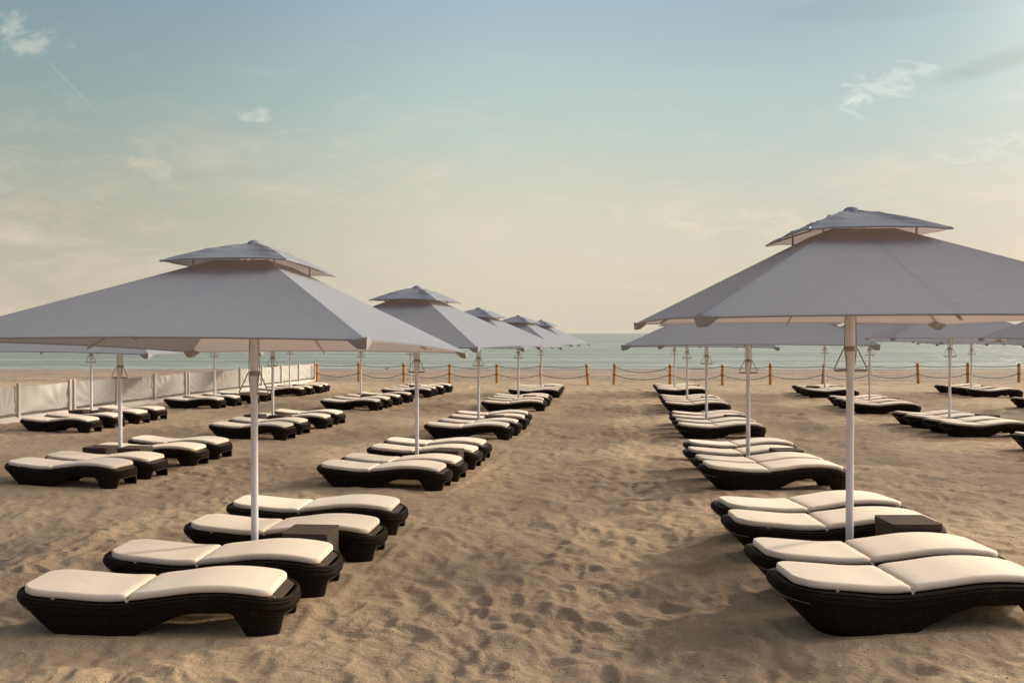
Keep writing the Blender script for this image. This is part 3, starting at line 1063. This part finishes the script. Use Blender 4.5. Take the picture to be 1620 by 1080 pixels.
def make_parasol():
    root = empty('beach_parasol')
    b = MB()
    b.lathe([(.11, -.05), (.11, .012), (.105, .018), (.045, .02)], n=20)
    b.build('base_plate', M_METAL, root)
    b = MB(); b.lathe([(.032, .0), (.032, 1.72)], n=20)
    b.build('pole', M_POLE, root)
    b = MB(); b.lathe([(.036, 1.60), (.0375, 1.604), (.0375, 2.55), (.030, 2.56), (.030, 2.96)], n=20)
    b.build('upper_pole', M_POLE, root)
    b = MB(); b.lathe([(.040, 1.80), (.047, 1.806), (.047, 1.835), (.040, 1.842)], n=20)
    b.build('collar', M_METAL, root)
    # pull handles hanging either side of the pole
    for s_ in (-1, 1):
        hnd = MB()
        hnd.tube([(s_ * .05, 0, 1.83), (s_ * .062, -.005, 1.815), (s_ * .135, -.012, 1.66), (s_ * .14, -.012, 1.645), (s_ * .128, -.012, 1.632), (s_ * .03, -.012, 1.634), (s_ * .03, -.012, 1.66), (s_ * .05, -.005, 1.81)], .0055, 7)
        ho = hnd.build('pull_handle', M_METAL, root)
        g_ = MB(); g_.tube([(s_ * .035, -.012, 1.634), (s_ * .135, -.012, 1.634)], .012, 8)
        g_.build('grip', M_METAL, ho)
        rp = MB(); rp.tube([(s_ * .052, 0, 1.83), (s_ * .044, 0, 2.2), (s_ * .042, 0, 2.42)], .004, 6)
        rp.build('pull_cord', M_METAL, root)
    # runner and ribs
    b = MB(); b.lathe([(.04, 2.20), (.062, 2.21), (.062, 2.27), (.04, 2.28)], n=16)
    b.build('runner', M_METAL, root)
    b = MB(); b.lathe([(.032, 2.66), (.058, 2.665), (.058, 2.72), (.032, 2.725)], n=16)
    b.build('hub', M_METAL, root)

    def surf_z(fr):
        return ZR + (ZV - ZR) * (1 - fr) / (1 - SV)
    for sx_ in (-1, 0, 1):
        for sy_ in (-1, 0, 1):
            if sx_ == 0 and sy_ == 0:
                continue
            e = Vector((sx_ * (CX - .02), sy_ * (CY - .02)))
            r_ = MB()
            zend = surf_z(.99) - .025
            st = e * .03
            r_.tube([(st.x, st.y, 2.70), (e.x * .3, e.y * .3, surf_z(.3) - .03), (e.x, e.y, zend)], .011, 6)
            ro = r_.build('rib', M_RIB, root)
            s2 = MB()
            s2.tube([(st.x, st.y, 2.24), (e.x * .48, e.y * .48, surf_z(.48) - .035)], .009, 6)
            s2.build('strut', M_RIB, ro)
    # stubs that carry the small top canopy
    for sx_ in (-1, 1):
        for sy_ in (-1, 1):
            r_ = MB()
            r_.tube([(0, 0, 2.96), (sx_ * (KX - .01), sy_ * (KY2 - .01), ZC + .004)], .008, 6)
            r_.tube([(sx_ * KX * .66, sy_ * KY2 * .66, surf_z(.36 * .66)), (sx_ * KX * .66, sy_ * KY2 * .66, ZC + .075)], .009, 6)
            r_.build('cap_strut', M_RIB, root)

    def sheet(hx, hy, fr0, zf, nr_, ncol, wr, sag, hem, seed):
        mb = MB()
        rg = random.Random(seed)
        ph = [rg.uniform(0, 6.28) for _ in range(16)]
        corners = [(1, -1), (1, 1), (-1, 1), (-1, -1)]
        for f_ in range(4):
            a = corners[f_]; c_ = corners[(f_ + 1) % 4]
            rows = []
            frs = [fr0 + (1 - fr0) * (i / nr_) for i in range(nr_ + 1)]
            for fr in frs:
                row = []
                for j in range(ncol + 1):
                    t_ = j / ncol
                    mid = 4 * t_ * (1 - t_)
                    px_ = a[0] + (c_[0] - a[0]) * t_
                    py_ = a[1] + (c_[1] - a[1]) * t_
                    ff = fr * (1 - sag * mid * fr)
                    z = zf(fr) - .016 * mid * math.sin(math.pi * min(1, (fr - fr0) / (1 - fr0))) + .02 * mid * fr ** 3
                    z += wr(fr, t_, f_, ph) * min(1, mid * 3)
                    row.append((px_ * hx * ff, py_ * hy * ff, z))
                rows.append(row)
            rows.append([(p[0] * .998, p[1] * .998, p[2] - hem) for p in rows[-1]])
            mb.grid(rows)
        return mb

    wr1 = lambda fr, t_, f_, ph: .004 * math.sin(14 * fr + ph[f_] + 3 * t_) * (1 - fr) + .005 * math.exp(-((fr - .28) / .06) ** 2) * math.sin(60 * t_ + ph[f_ + 4])
    mb = sheet(CX, CY, SV, surf_z, 22, 26, wr1, .012, .012, 4)
    canopy = mb.build('canopy', M_CANOPY, root)

    def capz(fr):
        return ZC + (ZA - ZC) * (1 - fr ** 1.45) if fr < 1 else ZC

    def wr2(fr, t_, f_, ph):
        e = min(t_, 1 - t_)
        fold = .022 * math.sin(26 * fr + 9 * e + ph[f_]) * math.exp(-((e - .10) / .13) ** 2) * (1 - abs(fr - .55) * 1.4)
        return max(-.02, fold) + .006 * math.sin(9 * fr + 5 * t_ + ph[f_ + 4]) * (1 - fr)
    mb = sheet(KX, KY2, 0.02, capz, 24, 30, wr2, .02, .012, 8)
    cap = mb.build('top_canopy', M_CANOPY, root)
    fb = MB()
    fb.lathe([(.001, 3.050), (.03, 3.047), (.052, 3.036), (.068, 3.016), (.085, 2.994), (.12, 2.975)][::-1], n=20)
    fb.build('crown_knob', M_CANOPY, root)
    # fabric pockets at the corners
    for sx_ in (-1, 1):
        for sy_ in (-1, 1):
            pk = MB()
            X, Y = sx_ * CX, sy_ * CY
            z = ZR
            ix_, iy_ = -sx_, -sy_
            top = [(X * 1.006, Y * 1.006, z + .018), (X + ix_ * .13, Y * 1.003, z - .008), (X + ix_ * .11, Y + iy_ * .11, z + .02), (X * 1.003, Y + iy_ * .13, z - .008)]
            low = [(X * 1.002, Y * 1.002, z - .068), (X + ix_ * .06, Y + iy_ * .002, z - .062), (X + ix_ * .055, Y + iy_ * .055, z - .06), (X + ix_ * .002, Y + iy_ * .06, z - .062)]
            fc = [(0, 1, 5, 4), (1, 2, 6, 5), (2, 3, 7, 6), (3, 0, 4, 7), (4, 5, 6, 7)]
            pk.add(top + low, fc)
            pk.build('corner_pocket', M_POCKET, root, smooth=False)
    return root


SHIFT = {}
TWIST = {'L1': -.122, 'D1': -.045, 'B2': -.12}
YAW = {'L': -.30, 'B': -.22, 'C': -.22, 'D': -.30, 'E': -.29, 'F': -.29}
TILT = {'L1': (2.7, 0), 'B2': (1.0, .5), 'L3': (.5, -.5), 'L2': (.6, .3), 'D2': (.8, -.4), 'E3': (.5, .5), 'B3': (1.0, 0)}
DZ = {'L1': .0, 'L2': .0, 'L3': -.05, 'L4': -.02, 'L5': -.02, 'D1': .08, 'D2': -.05, 'B2': -.10, 'B3': -.05, 'E2': .12, 'E3': .17, 'E4': .10, 'E5': .05}
TOPS = ('canopy', 'top_canopy', 'crown_knob', 'corner_pocket', 'rib', 'cap_strut', 'hub', 'runner')
pproto = make_parasol()
for i, (g, (x, y)) in enumerate(POLES.items()):
    o = pproto if i == 0 else copy_tree(pproto)
    o.location = (x, y, ground(x, y) + DZ.get(g, 0))
    o.rotation_euler = (0, 0, TWIST[g] if g in TWIST else YAW[g[0]] + rnd.uniform(-.03, .03))
    tx, ty = TILT.get(g, (0, 0))
    if True:
        piv = Matrix.Translation((0, 0, 2.6))
        Rm = piv @ Matrix.Rotation(R(-tx), 4, 'X') @ Matrix.Rotation(R(ty), 4, 'Y') @ piv.inverted()
        Rm = Matrix.Translation((SHIFT.get(g, 0), 0, 0)) @ Rm
        for ch in o.children:
            if ch.name.split('.')[0] in TOPS:
                ch.matrix_local = Rm
    tag(o, '%s light grey two-tier parasol of the %s' % (NTH[g], ROWN[g[0]]), 'parasol', 'light grey two-tier parasols over the loungers')

# ------------------------------------------------------------------ canvas windbreak fence
fa, fb_ = Vector((-13.35, 21.49)), Vector((-10.574, 42.54))
fdir = (fb_ - fa).normalized()
fn_ = Vector((fdir.y, -fdir.x))         # towards the loungers
fence = empty('windbreak_fence')
fence.location = (fa.x, fa.y, ground(fa.x, fa.y))
tag(fence, 'low white canvas windbreak fence running down the left side to the shore', 'fence')
S = [k * 2.125 for k in range(-3, 11)]


def fp(s, off=0.0):
    p = fa + fdir * s + fn_ * off
    return p


def fl(p, z):
    return (p.x - fa.x, p.y - fa.y, ground(p.x, p.y) + z - fence.location.z)


fang = math.atan2(fdir.y, fdir.x)
for k, s in enumerate(S):
    m = MB()
    dbl = (k - 3) in (1, 4)
    for q_ in ((-.09, .10) if dbl else (0,)):
        p = fp(s + q_, .03)
        c_ = fl(p, .48)
        m.box(c_, (.085, .07, 1.12), .006, fang)
    m.build('post', M_BOARD, fence, smooth=False)
for k in range(len(S) - 1):
    s0, s1 = S[k] + .08, S[k + 1] - .06
    nx, nz = 64, 16
    rg = random.Random(k * 7 + 1)
    foc = [(rg.uniform(.2, .8), rg.uniform(-.05, .2), rg.uniform(10, 18)) for _ in range(2)]
    ph = rg.uniform(0, 6)
    rows = []
    for j in range(nz + 1):
        f = j / nz
        row = []
        for i in range(nx + 1):
            t_ = i / nx
            s = s0 + (s1 - s0) * t_
            off = .0
            for (fx, fz, fr_) in foc:
                dd = math.hypot((t_ - fx) * 2.1, (f - fz) * .75) + .12
                an = math.atan2((t_ - fx) * 2.1, (f - fz) * .75 + .05)
                off += .014 * math.sin(an * fr_ + ph) * min(1, dd * 1.6) * math.exp(-dd * .5)
            off += .018 * math.sin(math.pi * t_) * math.sin(math.pi * f)
            off += .008 * math.sin(t_ * 30 + ph) * f
            sag = -.028 * math.sin(math.pi * t_) * f
            p = fp(s, off - .01)
            row.append(fl(p, .235 + f * .74 + sag + .012 * math.sin(t_ * 17 + ph) * (1 - f)))
        rows.append(row)
    m = MB(); m.grid(rows)
    m.build('canvas_panel', M_CANVAS, fence)
m = MB()
for (zz, rr2) in ((.205, .012), (.165, .009)):
    m.tube([fl(fp(s, .0), zz + .01 * math.sin(s * 1.7)) for s in np.linspace(S[0], S[-1], 60)], rr2, 6)
m.build('lower_tube', M_TUBE, fence)
m = MB()
rows = []
for (off, z) in ((-.01, -.1), (-.01, .15), (.0, .155), (.16, .035), (.20, .0), (.20, -.1)):
    rows.append([fl(fp(s, off + .01 * math.sin(s * 2.1) * (off > .1)), z) for s in np.linspace(S[0], S[-1], 70)])
m.grid(rows)
m.build('base_board', M_BOARD, fence, smooth=False)
# leaning end stake where canvas meets the rope fence
m = MB()
p = fp(S[-1] + .1, .0)
m.tube([fl(p, -.1), fl(p, 1.18)], .022, 8)
m.build('end_stake', M_METAL, fence)

# ------------------------------------------------------------------ rope fences
def rope_fence(pts, label, lean):
    root = empty('rope_fence')
    x0, y0 = pts[0]
    z0 = ground(x0, y0)
    root.location = (x0, y0, z0)
    tag(root, label, 'fence', 'orange post and rope fences at the shore')
    rg = random.Random(len(pts))
    tops = []
    for i, (x, y) in enumerate(pts):
        m = MB()
        gz = ground(x, y) - z0
        h_ = 1.03 + rg.uniform(-.04, .05)
        lx = lean.get(i, rg.uniform(-.015, .015))
        bx, by = x - x0, y - y0
        rad = .073
        ks = [0, .3, .6, .9, 1.0]
        m.tube([(bx + lx * k, by, gz - .15 + (h_ + .15) * k) for k in ks[:-1]] + [(bx + lx, by, gz + h_ - .012), (bx + lx, by, gz + h_)], rad, 14,
               rads=[rad, rad, rad * 1.02, rad, rad, rad * .86])
        m.build('post', M_WOOD, root)
        kk = MB()
        for zf in (.90, .48):
            kk.tube([(bx + lx * zf + (rad + .012) * math.cos(a), by + (rad + .012) * math.sin(a), gz + zf * 1.0) for a in np.linspace(0, 2 * math.pi, 17)], .018, 6, caps=False)
        kk.build('rope_knot', M_ROPE, root)
        tops.append((bx, by, gz))
    for i in range(len(pts) - 1):
        a, b_ = tops[i], tops[i + 1]
        d = math.hypot(b_[0] - a[0], b_[1] - a[1])
        wide = .33 if d > 2.7 and i == 0 and x0 > 0 else 0
        for (zf, sag) in ((.90, .07 + rg.uniform(-.02, .08) + wide * .65), (.48, .22 + rg.uniform(-.03, .04))):
            path = []
            for k in range(21):
                t_ = k / 20
                path.append((a[0] + (b_[0] - a[0]) * t_, a[1] + (b_[1] - a[1]) * t_, a[2] + (b_[2] - a[2]) * t_ + zf - sag * 4 * t_ * (1 - t_)))
            m = MB(); m.tube(path, .017, 6)
            m.build('rope', M_ROPE, root)


rope_fence(ROPE_A, 'orange post and rope fence from the canvas fence to the gap at the aisle', {6: -.10})
rope_fence(ROPE_B, 'orange post and rope fence right of the gap along the shore', {0: .05, 4: .10, 6: -.05})

# ------------------------------------------------------------------ small litter on the sand
def bits(name, mat, count, smin, smax, seed, flat):
    rg = np.random.default_rng(seed)
    yv = 3.4 + (rg.random(count) ** 1.5) * 15
    xv = (rg.random(count) * 2 - 1) * (.72 * yv + .5)
    keep = rg.random(count) < (.25 + .9 * (fbm(xv * .9, yv * .9, 7, 2) > .5))
    xv, yv = xv[keep], yv[keep]
    zb = np.interp(yv, KY, KZ)
    s1 = np.clip((xv - 1) / 2, 0, 1); s1 = s1 * s1 * (3 - 2 * s1)
    s2 = np.clip((yv - 9) / 6, 0, 1); s2 = s2 * s2 * (3 - 2 * s2)
    zv = zb + .15 * s1 * (1 - s2) + relief(xv, yv)
    n = len(xv)
    size = smin + (smax - smin) * rg.random(n) ** 2.5
    unit = np.array([(1, 0, 0), (.3, .8, 0), (-.7, .5, 0), (-.6, -.6, 0), (.4, -.8, 0), (0, 0, 1), (0, 0, -1)], float)
    tri = np.array([(0, 1, 5), (1, 2, 5), (2, 3, 5), (3, 4, 5), (4, 0, 5), (1, 0, 6), (2, 1, 6), (3, 2, 6), (4, 3, 6), (0, 4, 6)])
    an = rg.random(n) * 6.28
    V = np.repeat(unit[None], n, 0) * (1 + .5 * (rg.random((n, 7, 1)) - .5))
    V[:, :, 2] *= flat
    V[:, :, 1] *= (.5 + .6 * rg.random(n))[:, None]
    ca, sa = np.cos(an)[:, None], np.sin(an)[:, None]
    x_ = V[:, :, 0] * ca - V[:, :, 1] * sa
    y_ = V[:, :, 0] * sa + V[:, :, 1] * ca
    P = np.stack([x_, y_, V[:, :, 2]], -1) * size[:, None, None] + np.stack([xv, yv, zv + size * flat * .4], -1)[:, None, :]
    F = (tri[None] + (np.arange(n) * 7)[:, None, None]).reshape(-1, 3)
    me = bpy.data.meshes.new(name)
    me.from_pydata(P.reshape(-1, 3).tolist(), [], F.tolist())
    me.materials.append(mat)
    o = bpy.data.objects.new(name, me)
    col.objects.link(o)
    return o


tag(bits('shell_fragments', M_SHELL, 5000, .0025, .009, 2, .45), 'tiny white shell fragments scattered over the sand', 'shells', kind='stuff')
tag(bits('dark_grit', M_GRIT, 14000, .002, .0085, 3, .6), 'tiny dark pebbles and seaweed crumbs scattered over the sand', 'pebbles', kind='stuff')

# ------------------------------------------------------------------ shore birds
def bird(x, y, face, label):
    m = MB()
    path = [(-.26, 0, .17), (-.16, 0, .20), (-.04, 0, .23), (.08, 0, .26), (.14, 0, .33), (.17, 0, .39), (.21, 0, .40), (.25, 0, .395), (.33, 0, .385)]
    rads = [.008, .035, .075, .085, .045, .032, .036, .018, .004]
    m.tube(path, .05, 10, rads=rads)
    for s_ in (-.03, .03):
        m.tube([(.0, s_, .2), (.01, s_, .1), (.0, s_, -.02)], .008, 5)
    o = m.build('shore_bird', M_BIRD)
    o.location = (x, y, SEA + .02)
    o.scale = (.42, .42, .42)
    o.rotation_euler = (0, 0, face)
    tag(o, label, 'bird', 'dark birds at the water edge')


bird(-9.5, 60.4, .2, 'small dark bird at the water edge, left one of the two')
bird(-3.1, 60.6, 3.0, 'small dark bird at the water edge, right one of the two')
